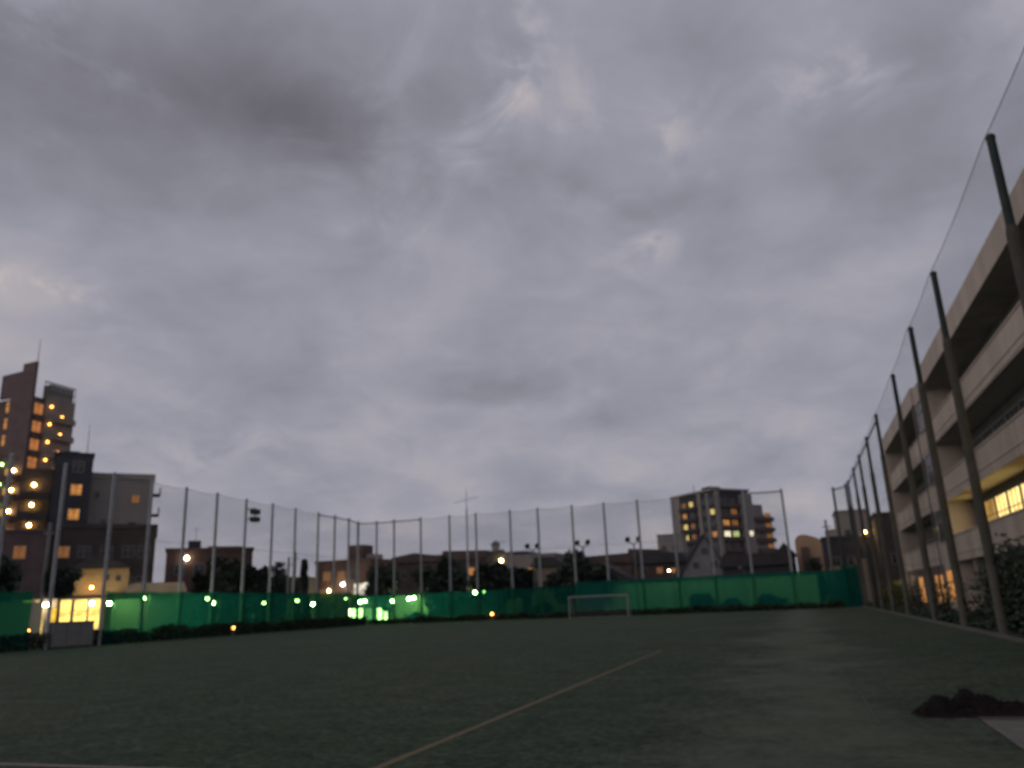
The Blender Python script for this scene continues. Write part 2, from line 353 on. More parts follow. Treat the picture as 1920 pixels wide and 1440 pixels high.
rope_run([(x, y - .17) for x, y in fp], 7.6, .014, .05).build('middle_rope', M['rope'], ff)
for run in ((0, 1, 2), (13,)):
    tb = MB()
    for i in run: tb.tube((fp[i][0], fp[i][1], 12.0), (fp[i + 1][0], fp[i + 1][1], 12.0), .08, .08, 6)
    tb.build('top_rail', M['pole_far'], ff)
LEFT = [(-46.6, 32.7), (-46.9, 36.9), (-47.0, 41.1), (-47.1, 45.5), (-47.5, 49.7), (-47.8, 53.9), (-47.9, 57.9), (-48.4, 62.6), (-48.4, 66.7), (-48.8, 71.2), (-49.0, 75.8), (-49.0, 79.2), (-49.2, 82.6), (-50.2, 86.4)]
fl = thing('ball_fence', 'tall net fence on grey posts along the left side of the pitch', 'fence', (-48, 32.7, 0))
lp = loc_(LEFT, (-48, 32.7))
for x, y in lp: inst('post', PM['far'], fl, (x, y, 0))
net_run([(x + .17, y) for x, y in lp], 3.2, 12.1).build('net', NET, fl)
rope_run([(x + .17, y) for x, y in lp], 12.1, .013).build('top_rope', M['rope'], fl)
rope_run([(x + .17, y) for x, y in lp], 7.6, .014, .05).build('middle_rope', M['rope'], fl)
tb = MB()
for i in (10, 11, 12): tb.tube((lp[i][0], lp[i][1], 12.0), (lp[i + 1][0], lp[i + 1][1], 12.0), .08, .08, 6)
tb.build('top_rail', M['pole_far'], fl)

def windscreen(pts, h, label, origin, off, m=None):
    mb = MB(); pts = loc_(pts, origin); idx = 0
    for a, b in zip(pts[:-1], pts[1:]):
        n = 10; dx, dy = b[0] - a[0], b[1] - a[1]; L = math.hypot(dx, dy); nx, ny = -dy / L, dx / L
        zs = [.05, h * .35, h * .68, h]
        rows = []
        for z in zs:
            row = []
            for i in range(n + 1):
                t = i / n; w = off + .10 * math.sin(math.pi * t) * (1 if z in (zs[1], zs[2]) else .25) + .03 * math.sin(idx * 3.1 + t * 17 + z)
                zz = z - (.10 * math.sin(math.pi * t) if z == h else 0)
                row.append((a[0] + dx * t + nx * w, a[1] + dy * t + ny * w, zz))
            rows.append(row)
        for r0, r1 in zip(rows[:-1], rows[1:]):
            for i in range(n): mb.quad(r0[i], r0[i + 1], r1[i + 1], r1[i])
        idx += 1
    o = mb.build('windbreak_screen', m or SCREEN, None, smooth=True); o.location = (*origin, 0)
    return tag(o, label, 'screen')
windscreen([(-46.6, 32.7), (-46.9, 36.9), (-47.0, 39.5)], 3.7, 'short green windbreak screen at the left picture edge, left of the open gap', (-48, 32.7), -.25)
windscreen([(-47.15, 45.6)] + LEFT[4:], 3.7, 'long green windbreak screen along the left fence, brightest beside the lit shop', (-48, 32.7), -.25)
windscreen(FAR[:9], 3.4, 'translucent green windbreak screen across the far fence left of the goal', (-50.4, 87.7), -.25)
windscreen(FAR[8:] + [(4.6, 90.6)], 3.75, 'taller dull green windbreak screen on the far fence behind and right of the goal', (-23.3, 87.7), -.25, SCREEN_PALE)
windscreen([(4.4, 90.9), (5.9, 88.6)], 4.1, 'teal green screen panel closing the far right corner', (4.4, 90.9), -.1)

# ------------------------------------------------------------------ windows
WC = {}
def window(root, face, u, z, w, h, lit=None, W_=None, D_=None, mull=1, transom=True, label=None, name='window', depth=.06, frame=None):
    key = (round(w, 2), round(h, 2), mull, transom, lit, depth, frame)
    if key not in WC:
        f = MB(); t = .07
        f.box(-w / 2, -depth, 0, -w / 2 + t, .02, h).box(w / 2 - t, -depth, 0, w / 2, .02, h).box(-w / 2 + t, -depth, 0, w / 2 - t, .02, t).box(-w / 2 + t, -depth, h - t, w / 2 - t, .02, h)
        for k in range(mull):
            x = -w / 2 + w * (k + 1) / (mull + 1); f.box(x - .03, -depth + .005, t, x + .03, .015, h - t)
        if transom: f.box(-w / 2 + t, -depth + .01, h * .62, w / 2 - t, .01, h * .62 + .05)
        fm = f.mesh('window'); fm.materials.append(frame or M['frame'])
        p = MB().box(-w / 2 + t, -.012, t, w / 2 - t, .016, h - t).mesh('pane'); p.materials.append(LIT[lit] if lit else M['glass'])
        WC[key] = (fm, p)
    fm, p = WC[key]
    loc, rz = {'front': ((u, -.02, z), 0), 'right': ((W_ + .02 if W_ is not None else 0, u, z), math.pi / 2), 'left': ((-.02, u, z), -math.pi / 2)}[face]
    o = inst(name, fm, root, loc, rz); inst('pane', p, o, (0, 0, 0))
    if label: o['label'] = label
    return o
def lampball(root, loc, m, r=.16, name='wall_lamp'):
    o = MB().box(-.06, -.06, .05, .06, .06, .22).build(name, M['black'], root, loc=loc)
    MB().ball((0, 0, -.05), r, 8, 5).build('bulb', m, o); return o

# ------------------------------------------------------------------ the school building on the right
sb = thing('school_building', 'four storey beige school building with long balcony parapets and yellow lit classrooms', 'building', (10, 4, 0))
SY = lambda y: y - 4
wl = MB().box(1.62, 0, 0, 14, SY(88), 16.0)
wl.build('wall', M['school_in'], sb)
fl_z = [3.30, 7.20, 11.15]
runs = [(0, SY(60.4), 0.), (SY(65.2), SY(87.6), .12)]
for y0, y1, dx in runs:
    for i, z in enumerate(fl_z):
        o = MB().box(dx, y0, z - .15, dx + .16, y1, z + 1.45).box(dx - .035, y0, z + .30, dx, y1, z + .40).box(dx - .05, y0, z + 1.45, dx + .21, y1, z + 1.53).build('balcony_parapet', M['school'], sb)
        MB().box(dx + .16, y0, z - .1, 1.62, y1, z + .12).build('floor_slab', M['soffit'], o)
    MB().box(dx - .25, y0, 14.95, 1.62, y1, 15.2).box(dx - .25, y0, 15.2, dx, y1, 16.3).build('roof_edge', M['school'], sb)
# stair pier between the wings, pier at the far end
pr = MB().box(-.02, SY(60.4), 0, 1.62, SY(65.2), 16.05)
pr.build('stair_tower', M['school'], sb)
MB().box(-.0, SY(87.6), 0, 1.62, SY(88.3), 15.9).build('end_pier', M['school'], sb)
for yy in (SY(16), SY(24), SY(32), SY(40), SY(48), SY(55.4), SY(72), SY(79.5)):
    MB().box(.17, yy - .4, 0, .72, yy + .4, 3.15).build('column', M['pale'], sb)
rnd = random.Random(3)
def swin(yc, z, w, h, lit=None): 
    key = ('s', w, h, lit)
    window(sb, 'left', SY(yc), z, w, h, lit, mull=2, depth=.05).location.x = 1.60
for fi, zb in enumerate((.35, 4.35, 8.2, 12.2)):
    yc = 14.0
    while yc < 87:
        skip = 58.8 < yc < 66.8
        if not skip:
            lit = None; h = 2.1
            if fi == 1 and yc < 59:
                lit = 'b' if (50.2 < yc < 53.4 or 44 < yc < 49.8 or yc > 57) else 'a'
                if yc < 38: lit = 'b' if int(yc) % 2 else 'a'
            if fi == 0 and yc > 66: yc += 2.95; continue
            swin(yc, zb - (.3 if fi == 1 else 0), 2.7, 2.55 if fi == 1 else 2.15, lit)
        yc += 2.95
MB().box(.1, SY(65.2), 0, 1.62, SY(87.6), 3.15).build('ground_floor_wall', M['brown'], sb)  # brown colour stands in for the shade of the ground floor recess
for y, w, lit in ((67.0, 2.0, 'o'), (69.8, 1.6, 'o'), (73, 1.6, None), (78.4, 2.8, 'o'), (82.6, 1.6, None)):
    window(sb, 'left', SY(y), .3, w, 2.2, lit, mull=1).location.x = .08
# windows of the stair tower
for z, lit in ((.5, 'o'), (4.6, None), (8.6, None), (12.5, None)):
    o = window(sb, 'left', SY(63.2), z, 2.3, 2.2, lit, mull=1); o.location.x = -.04
dp = MB().tube((-.12, SY(65.6), .2), (-.12, SY(65.6), 14.8), .06, .06, 8)
dp.build('drainpipe', M['lampgrey'], sb)
MB().box(1.62, 0, 16.0, 14, SY(88), 16.15).box(5, SY(66), 16.15, 9, SY(74), 18.6).build('roof', M['conc'], sb)

# ------------------------------------------------------------------ generic building
def building(name, label, loc, rz, w, d_, h, wallm, wins=(), roofm=None, parapet=.5, cat='building', group=None):
    b = thing(name, label, cat, loc, rz, group)
    MB().box(0, 0, 0, w, d_, h).build('wall', wallm, b)
    if parapet: MB().box(-.12, -.12, h, w + .12, .12, h + parapet).box(-.12, d_ - .12, h, w + .12, d_ + .12, h + parapet).box(-.12, .12, h, .12, d_ - .12, h + parapet).box(w - .12, .12, h, w + .12, d_ - .12, h + parapet).build('roof_edge', roofm or wallm, b)
    for q in wins: window(b, q[0], *q[1:5], q[5] if len(q) > 5 else None, W_=w)
    return b
def grid(face, us, zs, w, h, lit={}): return [(face, u, z, w, h, lit.get((i, j))) for j, z in enumerate(zs) for i, u in enumerate(us)]

# left tower block
t = thing('apartment_tower', 'tall plum brown apartment tower with stepped crown and orange stair lamps', 'apartment tower', (-127, 91.2, 0))
MB().box(0, .0, 0, 14.3, 7.5, 37.2).build('wall', M['brown'], t)
MB().prism([(9.6, 0), (14.42, 0), (14.42, 43.0), (11.6, 42.9), (11.6, 41.7), (7.2, 41.4), (7.2, 37.4), (9.6, 37.4)], -.45, -.01).build('slab_wall', M['plum'], t)
MB().box(14.3, 1.9, 0, 14.75, 7.5, 37.6).build('stair_wall', M['tower_side'], t)
rl = MB()
for y in (1.5, 2.4, 3.3, 4.2, 5.1, 6.0, 6.9, 7.5): rl.tube((14.5, y, 37.3), (14.5, y, 40.1), .05, .05, 5)
rl.box(14.42, 1.5, 39.95, 14.58, 7.5, 40.15).box(14.42, 1.5, 38.7, 14.58, 7.5, 38.8)
rl.build('roof_railing', M['lampgrey'], t)
MB().box(12.6, 2.9, 37.2, 14.3, 7.3, 39.9).build('roof_plant_room', M['grey'], t)
MB().tube((13.7, .3, 43), (13.7, .3, 47.2), .07, .03, 6).build('antenna', M['black'], t)
for i in range(11):
    z = 33.6 - 2.95 * i
    o = MB().box(14.25, .15, z - .3, 14.7, 1.85, z + .55).build('balcony', M['brown'], t)
    window(t, 'right', .98, z + .75, 1.7, 1.9, 'o2', W_=14.32)  # glowing pane stands in for the lamp-lit wall of a balcony niche
    lampball(t, (14.95, 2.85, z + 2.45), BS, .20, 'stair_lamp'); lampball(t, (14.95, 5.0, z + 1.1), BS, .20, 'stair_lamp')
    MB().box(14.75, 2.0, z - .05, 15.4, 7.4, z + .9).build('stair_parapet', M['tower_side'], t)
for i in range(3):
    window(t, 'front', 8.9, 35.0 - 2.75 * i, 1.0, 1.9, 'o')
for i, z in enumerate((25.2, 22.1, 18.8, 15.6, 12.5)):
    MB().box(9.8, -1.5, z - 1.9, 14.1, -.45, z - .9).build('balcony', M['brown'], t)
    o = lampball(t, (12.8, -.75, z), BY, .24); window(t, 'front', 11.4, z - 1.2, 1.6, 1.7, 'a').location.y = -.47
    if i < 3: lampball(t, (10.0, -.7, z + 1.2), BG, .22, 'exit_lamp')
# dark block before it
t = building('apartment_block', 'narrow near black apartment block with two orange windows beside the tall tower', (-83.6, 71.5, 0), 49, 4.15, 9, 21.6, M['dark'],
             [('front', 2.6, 16.6, 1.3, 1.4, 'o'), ('front', 2.6, 13.6, 1.3, 1.4, 'o'), ('front', 2.6, 19.4, 1.3, 1.4), ('front', 2.6, 10.6, 1.3, 1.4)], parapet=.3, cat='apartment block')
MB().tube((3.4, 2, 21.9), (3.4, 2, 26), .05, .02, 6).build('antenna', M['black'], t)
MB().box(-3.3, .5, 0, -.02, 8, 19.8).build('stair_wing', M['darkbrown'], t)
MB().box(1.0, 3, 21.6, 2.6, 5, 22.6).build('roof_plant_room', M['dark'], t)
for i in range(6):
    z = 17.8 - 2.4 * i
    MB().box(-3.2, -.35, z - 2.0, -.2, .5, z - .95).build('balcony', M['darkbrown'], t)
    if i < 3: lampball(t, (-1.9, .1, z), BY, .20)
# grey block
t = building('apartment_block', 'plain grey apartment block with small balconies on its right edge behind the left fence', (-82.6, 75.7, 0), 45, 7.6, 9, 19.1, M['grey'],
             [('front', 5.6, 16.0, 1.0, 1.1, 'd'), ('front', 1.2, 16.6, .6, .8), ('front', 2.2, 13.2, .7, .8), ('front', 5.4, 12.6, 1.0, 1.1)], parapet=.7, cat='apartment block')
for z in (17.2, 14.6, 11.8): MB().box(7.6, .4, z, 8.5, 2.6, z + .15).box(8.4, .4, z + .15, 8.5, 2.6, z + 1.0).build('balcony', M['dark'], t)
t = building('apartment_block', 'low dark brown apartment block standing before the plain grey one', (-75.6, 65.4, 0), 46, 10.3, 8, 11.6, M['darkbrown'],
             [(*q,) for q in grid('front', (1.2, 3.2, 5.4, 7.6, 9.2), (2, 5, 8.4), 1.3, 1.3, {(0, 2): 'd'})], parapet=.5, cat='apartment block')
t = building('apartment_block', 'dim brown terrace block with a plum front at the left edge behind the lit shop', (-80, 58, 0), 46, 8, 8, 11.0, M['plum'],
             grid('front', (1.5, 3.6, 5.7), (2, 5, 8.2), 1.2, 1.4, {(2, 2): 'd'}), parapet=.3, cat='apartment block')
# lit corner shop and yellow house above it
sh = thing('corner_shop', 'brightly lit yellow corner shop under a sloping awning behind the left screen', 'shop', (-65.6, 54.0, 0), 46)
MB().box(0, 0, 0, 6.9, 5, 4.0).build('wall', M['tan'], sh)
for i, x in enumerate((.75, 1.75, 3.7, 5.0, 6.2)):
    window(sh, 'front', x, .9 if i > 1 else .5, 1.15 if i > 1 else .8, 2.8 if i > 1 else 3.2, 's', mull=0, transom=i > 2, name='shop_window')
MB().prism([(-.3, 3.75), (7.6, 3.75), (7.6, 3.95), (-.3, 3.95)], -1.1, .3).build('awning', M['roof'], sh)
for x in (2.0, 2.45, 5.9): lampball(sh, (x, -.7, 3.3), BWM, .16, 'awning_lamp')
MB().box(2.7, -.9, 1.6, 3.4, -.7, 3.0).build('sign_board', emit('sign_yellow', (1, .62, .08), 1.5, .5, 3.), sh)
hs = building('yellow_house', 'ochre lit house with a shallow gable roof rising over the corner shop', (-64.2, 58.5, 0), 46, 4.6, 5, 6.6, mat('ochre_render', (.60, .42, .20), .85, .12, .6),
              [('front', 3.7, 5.3, .5, .6), ('front', 2.7, 5.4, .45, .6)], parapet=0, cat='house')
MB().prism([(-.4, 6.5), (5.0, 6.5), (1.6, 7.9)], -.5, 5.4).build('roof', M['roof'], hs)
lampball(hs, (1.5, -1.0, 4.8), BY, .12)
hs = building('small_house', 'low tan roofed house right of the lit corner shop', (-60.0, 60.6, 0), 46, 5.0, 5, 4.2, M['tan'], [('front', 1.6, 1.2, 1.4, 1.5), ('front', 3.8, 1.2, 1.0, 1.5)], parapet=0, cat='house')
MB().prism([(-.4, 4.1), (5.4, 4.1), (5.0, 5.0), (.4, 5.0)], -.5, 5.4).build('roof', M['tan'], hs)
# block B
t = building('apartment_block', 'brown flat roofed block with one pale lamp high on its left corner', (-67.6, 73.7, 0), 40, 9.4, 8, 9.0, M['brick'],
             grid('front', (1.5, 3.6, 5.7, 7.8), (1.2, 4.0, 6.4), 1.2, 1.2), parapet=.4, cat='apartment block')
lampball(t, (2.2, -.3, 8.3), BWD, .22)
MB().box(2.2, 2, 9.0, 3.6, 4, 10.4).build('roof_plant_room', M['dark'], t); MB().box(4.4, 3, 9.0, 8.6, 6, 9.8).build('roof_tank_base', M['grey'], t)
MB().tube((3, 3, 10.4), (3, 3, 12.2), .03, .02, 5).tube((2.5, 3, 11.8), (3.5, 3, 11.8), .02, .02, 4).build('antenna', M['black'], t)
building('small_house', 'low dark house tucked between the two brown blocks on the left', (-69, 92, 0), 20, 7, 6, 6.2, M['darkbrown'], grid('front', (1.5, 4.5), (1.2, 4.0), 1.2, 1.2), parapet=.2, cat='house')
# mid brown apartment with roof turret and lit shop before it
t = building('apartment_block', 'red brown brick apartment block with a square turret on its roof', (-67.6, 104.2, 0), 0, 9.2, 9, 8.6, M['brick'],
             [('front', 2.0, 6.0, 1.3, 1.4, 'd'), ('front', 4.4, 6.0, 1.2, 1.4, 'd'), ('front', 6.6, 6.0, 1.2, 1.4), ('front', 1.4, 3.6, 1.3, 1.3, 'd'), ('front', 6.6, 3.4, 1.2, 1.3, 'd'), ('front', 2.0, 1.0, 1.2, 1.3)], parapet=.4, cat='apartment block')
MB().box(4.9, 1, 8.6, 7.4, 4, 11.1).build('roof_turret', M['brick'], t)
MB().box(7.6, 1.5, 8.6, 9.1, 4, 9.7).build('roof_tank', M['grey'], t)
lampball(t, (2.6, -.4, 4.7), BY, .2); lampball(t, (4.9, -.4, 5.5), BWM, .2)
t = building('shop', 'low shop with a glowing row of striped white windows behind the far screen', (-61.2, 102.4, 0), 0, 9.2, 1.6, 3.3, M['darkbrown'], [], parapet=.2, cat='shop')
for x, w, l in ((1.5, 2.4, 'x'), (3.6, 1.2, 'w'), (5.6, 2.0, 'x'), (8.0, 1.6, 'x')): window(t, 'front', x, .3, w, 1.7, l, mull=3 if w > 1.5 else 1, name='shop_window', transom=True)
MB().box(1.1, .2, 3.9, 2.6, .45, 5.4).box(2.7, .2, 4.6, 3.4, .45, 5.5).tube((1.6, .33, 3.3), (1.6, .33, 3.9), .05).build('sign_board', emit('sign_white', (1, .92, .75), 1.5, .8, 2.2), t)
# row behind
t = building('long_house', 'long dark low block with a gently curved roofline behind the far fence', (-66, 126, 0), 0, 17, 8, 9.4, M['darkbrown'],
             grid('front', (2, 5, 8, 11, 14.6), (3.2, 6.6), 1.3, 1.4, {(4, 1): 'o', (1, 1): 'd', (2, 1): 'd'}), parapet=0)
MB().prism([(-.3, 9.3), (17.3, 9.3), (17.3, 10.6), (9.5, 10.9), (9.4, 10.3), (4.2, 10.4), (4.1, 10.9), (-.3, 10.3)], -.4, 8.2).build('roof', M['roof_red'], t)
t = building('small_house', 'dark house with a roof tank and dish, yellow lamp at its right corner', (-48.6, 125, 0), 0, 7.2, 8, 9.6, M['dark'], grid('front', (1.4, 3.8), (3.2, 6.6), 1.2, 1.3), parapet=.4, cat='house')
lampball(t, (3.0, -.4, 8.7), BY, .30)
MB().box(.8, 1, 9.6, 2.6, 2.6, 10.6).build('roof_tank', M['lampgrey'], t)
ds = MB()
for i in range(10):
    a, b = 2 * math.pi * i / 10, 2 * math.pi * (i + 1) / 10
    ds.add([(1.9, .6, 11.2), (1.9 + .8 * math.cos(a), .25, 11.2 + .8 * math.sin(a)), (1.9 + .8 * math.cos(b), .25, 11.2 + .8 * math.sin(b))], [(0, 1, 2)])
ds.tube((1.9, .7, 10.6), (1.9, .62, 11.2), .06).tube((.4, .9, 11.5), (3.4, .9, 11.8), .05)
ds.build('satellite_dish', M['lampgrey'], t)
building('small_house', 'flat roofed house with one orange window behind the far trees', (-42.6, 118, 0), 0, 8.2, 7, 8.6, M['grey'], [('front', 4.6, 5.6, 1.6, 1.4, 'o'), ('front', 1.4, 5.6, 1.2, 1.3), ('front', 6.8, 5.4, 1.0, 1.3)], parapet=.4, cat='house')
t = building('small_house', 'narrow beige house with a bright plastered gable left of the big dark tree', (-34.4, 107, 0), 0, 4.4, 6, 6.6, M['tan'], [('front', 1.2, 3.4, 1.0, 1.2), ('front', 3.2, 3.4, .8, 1.2)], parapet=0, cat='house')
MB().prism([(-.4, 6.5), (4.8, 6.5), (3.2, 7.7), (.5, 7.8)], -.5, 6.4).build('roof', M['roof'], t)
t = building('terrace_house', 'wide house with a rust coloured roof between the big tree and the white gable', (-31.2, 122, 0), 0, 12.4, 8, 7.2, M['brown'], grid('front', (2, 5, 8, 10.8), (2.4, 5.2), 1.3, 1.3, {(1, 1): 'd'}), parapet=0, cat='house')
MB().prism([(-.5, 7.1), (12.9, 7.1), (12.6, 8.7), (7.4, 9.1), (7.3, 8.5), (.2, 8.3)], -.5, 8.4).build('roof', M['roof_red'], t)
t = building('small_house', 'low house with a lean-to roof and pale sloping gable just behind the goal', (-26.4, 106, 0), 0, 5.4, 6, 4.6, M['tan'], [('front', .9, 4.6, .9, 1.2, 'a'), ('front', 3.2, 2.6, 1.2, 1.2)], parapet=0, cat='house')
MB().prism([(-.4, 6.6), (1.6, 6.6), (5.8, 4.3), (5.8, 4.0), (-.4, 4.5)], -.4, 6.3).build('roof', M['roof'], t)
t = building('terrace_house', 'long low reddish house front with two small lights left of the white gable', (-21.6, 112, 0), 0, 7.4, 7, 6.4, M['brick'], [('front', 5.6, 4.9, .7, .7, 'o'), ('front', 3.8, 4.9, .9, .9, 'd'), ('front', 1.6, 4.7, 1.1, 1.2), ('front', 1.5, 1.6, 1.2, 1.2)], parapet=0, cat='house')
MB().prism([(-.4, 6.3), (7.8, 6.3), (7.0, 7.6), (.5, 7.7)], -.5, 7.4).build('roof', M['roof'], t)
t = building('small_block', 'small grey block at the left foot of the ten storey tower', (-29.2, 184, 0), 0, 5.6, 8, 15.4, M['grey'], grid('front', (1.4, 3.9), (6, 9, 12), 1.1, 1.2), parapet=.3)
# ten storey tower on the right
t = thing('apartment_tower', 'ten storey stepped apartment tower with scattered lit windows above the far right screen', 'apartment tower', (-18.1, 214.2, 0), -43)
# local: front face (-y) runs left from the corner, right face (+x) is built as x>0 looking along y
MB().box(-16.8, 0, 0, 0, 12, 28.6).build('wall', M['dark'], t)
MB().box(-16.95, -.3, 0, -13.9, 1, 28.8).box(-6.6, -.28, 0, -5.2, 1, 28.7).build('pier', M['grey'], t)
MB().box(-17.1, -.5, 28.6, .5, 12.2, 29.1).build('roof_edge', M['grey'], t)
MB().box(-8, 3, 29.1, -5, 7, 30.4).tube((-10, 2, 29.1), (-10, 2, 31.5), .08).build('roof_plant_room', M['dark'], t)
litL = {(1, 6): 'd', (2, 4): 'd', (1, 3): 'd', (0, 3): 'y', (0, 8): 'd', (1, 8): 'y', (0, 7): 'o', (0, 6): 'y', (0, 5): 'y', (1, 5): 'd', (3, 7): 'y', (3, 5): 'o', (0, 1): 'd'}
for j in range(9):
    for i, u in enumerate((-12.4, -9.4, -4.0, -1.2)):
        window(t, 'front', u, 2.0 + j * 2.9, 1.7, 1.5, litL.get((i, j)), mull=1)
    MB().box(-13.8, -.9, 1.0 + j * 2.9, -6.7, -.05, 2.0 + j * 2.9).build('balcony', M['dark'], t)
for k, (y0, y1, h, x1) in enumerate(((0, 9.6, 28.4, .02), (9.6, 12.0, 27.4, .6))): pass
MB().box(.02, 0, 0, .6, 1.3, 28.4).box(.02, 8.2, 0, 1.2, 12.0, 27.6).build('pier', M['grey'], t)
litR = {(1, 7): 'd', (1, 6): 'd', (0, 6): 'o', (0, 5): 'w', (1, 5): 'g', (0, 3): 'd', (1, 3): 'o'}
for j in range(9):
    for i, u in enumerate((3.2, 6.2)): window(t, 'right', u, 2.0 + j * 2.9, 2.2, 1.5, litR.get((i, j)), W_=.0)
    MB().box(.03, 1.4, .9 + j * 2.9, .9, 8.1, 1.9 + j * 2.9).build('balcony', M['brown'], t)
MB().box(-10, 12.0, 0, .8, 15.8, 25.0).build('stepped_wing', M['grey'], t)
MB().box(-10, 15.8, 0, .8, 18.6, 22.4).build('stepped_wing', M['grey'], t)
o = window(t, 'right', 10.4, 16.5, 1.4, 1.5, 'w', W_=1.22)
for j in range(8):
    z = 1.2 + j * 2.75
    if z < 21.5:
        MB().box(.8, 12.4, z, 2.0, 18.4, z + 1.1).build('balcony', M['brown'], t)
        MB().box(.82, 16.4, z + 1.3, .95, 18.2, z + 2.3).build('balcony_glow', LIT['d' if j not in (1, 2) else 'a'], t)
# white gable
t = thing('gabled_house', 'pale steep gabled house with three dark windows below the ten storey tower', 'house', (-14.6, 110, 0))
MB().prism([(0, 0), (6.0, 0), (6.0, 4.9), (4.1, 8.3), (3.3, 9.4), (2.5, 8.3), (0, 4.9)], 0, 7).build('wall', mat('grey_white_render', (.235, .23, .255), .85, .1, .7), t)
rf = MB()
for a, b in (((-.35, 4.45), (3.3, 9.75)), ((6.35, 4.45), (3.3, 9.75))): rf.add([(a[0], -.35, a[1]), (b[0], -.35, b[1]), (b[0], 7.3, b[1]), (a[0], 7.3, a[1]), (a[0], -.35, a[1] - .25), (b[0], -.35, b[1] - .25), (b[0], 7.3, b[1] - .25), (a[0], 7.3, a[1] - .25)], [(0, 1, 2, 3), (7, 6, 5, 4), (0, 4, 5, 1), (3, 2, 6, 7), (0, 3, 7, 4)])
rf.build('roof', M['roof'], t)
for u, z, w in ((3.3, 7.0, 1.0), (2.0, 5.2, .9), (4.4, 5.2, .9)): window(t, 'front', u, z, w, .95, None, mull=0, transom=False)
# row of dark roofs to its right
t = building('terrace_house', 'long low dark roofed house under the ten storey tower', (-9.0, 107, 0), 0, 8.6, 7, 5.2, M['dark'], grid('front', (1.5, 4.2, 6.8), (2.6,), 1.3, 1.2), parapet=0, cat='house')
MB().prism([(-.4, 5.1), (9.0, 5.1), (8.4, 6.5), (.4, 6.8)], -.5, 7.4).build('roof', M['roof'], t)
t = building('small_house', 'small dark gabled house left of the round roofed tan building', (-2.4, 111, 0), 0, 2.4, 5, 6.4, M['dark'], [('front', 1.2, 3.6, .9, 1.1)], parapet=0, cat='house')
MB().prism([(-.3, 6.3), (2.7, 6.3), (1.2, 8.0)], -.4, 5.2).build('roof', M['roof'], t)
t = thing('tan_building', 'warm tan building with a lopsided rounded roof near the far right corner', 'building', (0.2, 110, 0))
arc = [(0, 0), (3.4, 0), (3.4, 7.5), (3.25, 7.95), (2.6, 8.35), (1.5, 8.75), (.8, 8.8), (.3, 8.6), (0, 8.1)]
MB().prism(arc, 0, 8).build('wall', mat('warm_tan', (.36, .24, .165), .8, .15, .6, streak=True), t)
MB().box(.6, -.35, 0, 1.5, .3, 7.2).build('pier', M['brown'], t)
window(t, 'front', 2.4, 4.4, .8, 1.5, None, mull=0)
t = building('small_block', 'plain grey block with a row of dim lights behind the right corner net', (5.6, 112, 0), 0, 3.9, 6, 11.4, M['grey'], [('front', 1.2, 8.2, .8, 1.0)], parapet=.3)
MB().box(-1.4, .3, 0, -.02, 5, 9.4).build('side_wing', M['grey'], t)
for x in (-.7, .7, 1.3): MB().box(x - .3, -.06, 6.6, x + .3, -.02, 7.3).build('window', LIT['g'], t)
t = building('low_block', 'low dark plum block at the far right corner with one bright yellow lamp', (3.3, 103, 0), 0, 6.4, 5, 7.6, M['dark'], grid('front', (1.2, 3.0), (4.4,), 1.0, 1.1), parapet=.3)
lampball(t, (4.7, -.4, 8.2), BY, .22, 'roof_lamp')
MB().tube((4.7, -.4, 6.8), (4.7, -.4, 8.4), .05).build('lamp_post', M['lampgrey'], t)
MB().box(.3, -.8, 4.0, 3.0, -.1, 4.35).build('canopy', M['tan'], t)
building('low_block', 'dark annex wedged between the low plum block and the school end wall', (9.0, 98, 0), 0, 6, 6, 9.6, M['darkbrown'], [('front', 1.5, 4.2, 1.0, 1.2)], parapet=.3)
w_ = MB().prism([(0, .3), (1.0, .2), (.75, 4.9), (-.7, 5.2), (-.5, 2.6)], 0, .35).build('wall_panel', M['tan']); w_.location = (6.9, 98.5, 0); tag(w_, 'pinkish tan slanting wall panel beside the dark annex at the far right', 'wall')

# ------------------------------------------------------------------ walls behind the screens that catch the street lamps
def lowwall(label, loc, rz, L, h, m):
    w = MB().box(0, 0, 0, L, .15, h).box(-.03, -.03, h, L + .03, .18, h + .08).build('garden_wall', m); w.location = loc; w.rotation_euler.z = R(rz); return tag(w, label, 'wall')
lowwall('pale lamp lit garden wall beside the corner shop, glowing through the left screen', (-55.2, 54.4, 0), 80, 6.5, 3.3, M['pale'])
lowwall('pale garden wall lit through the left end of the left screen', (-56.5, 42, 0), 80, 6.0, 3.2, M['pale'])
lowwall('pale lamp lit garden wall just right of the striped shop windows', (-52.0, 98.6, 0), 0, 5.4, 3.3, M['pale'])
lowwall('pale lamp lit garden wall between two far trees', (-43.8, 98.4, 0), 0, 6.2, 3.6, M['pale'])
lowwall('narrow pale wall strip left of the goal, lit warm', (-33.8, 99.5, 0), 0, 1.4, 4.2, M['tan'])
lowwall('long pale boundary wall behind the dull green screen', (-24, 96.8, 0), 0, 26, 3.4, mat('boundary_wall', (.62, .62, .58), .85, .15, .6, streak=True))

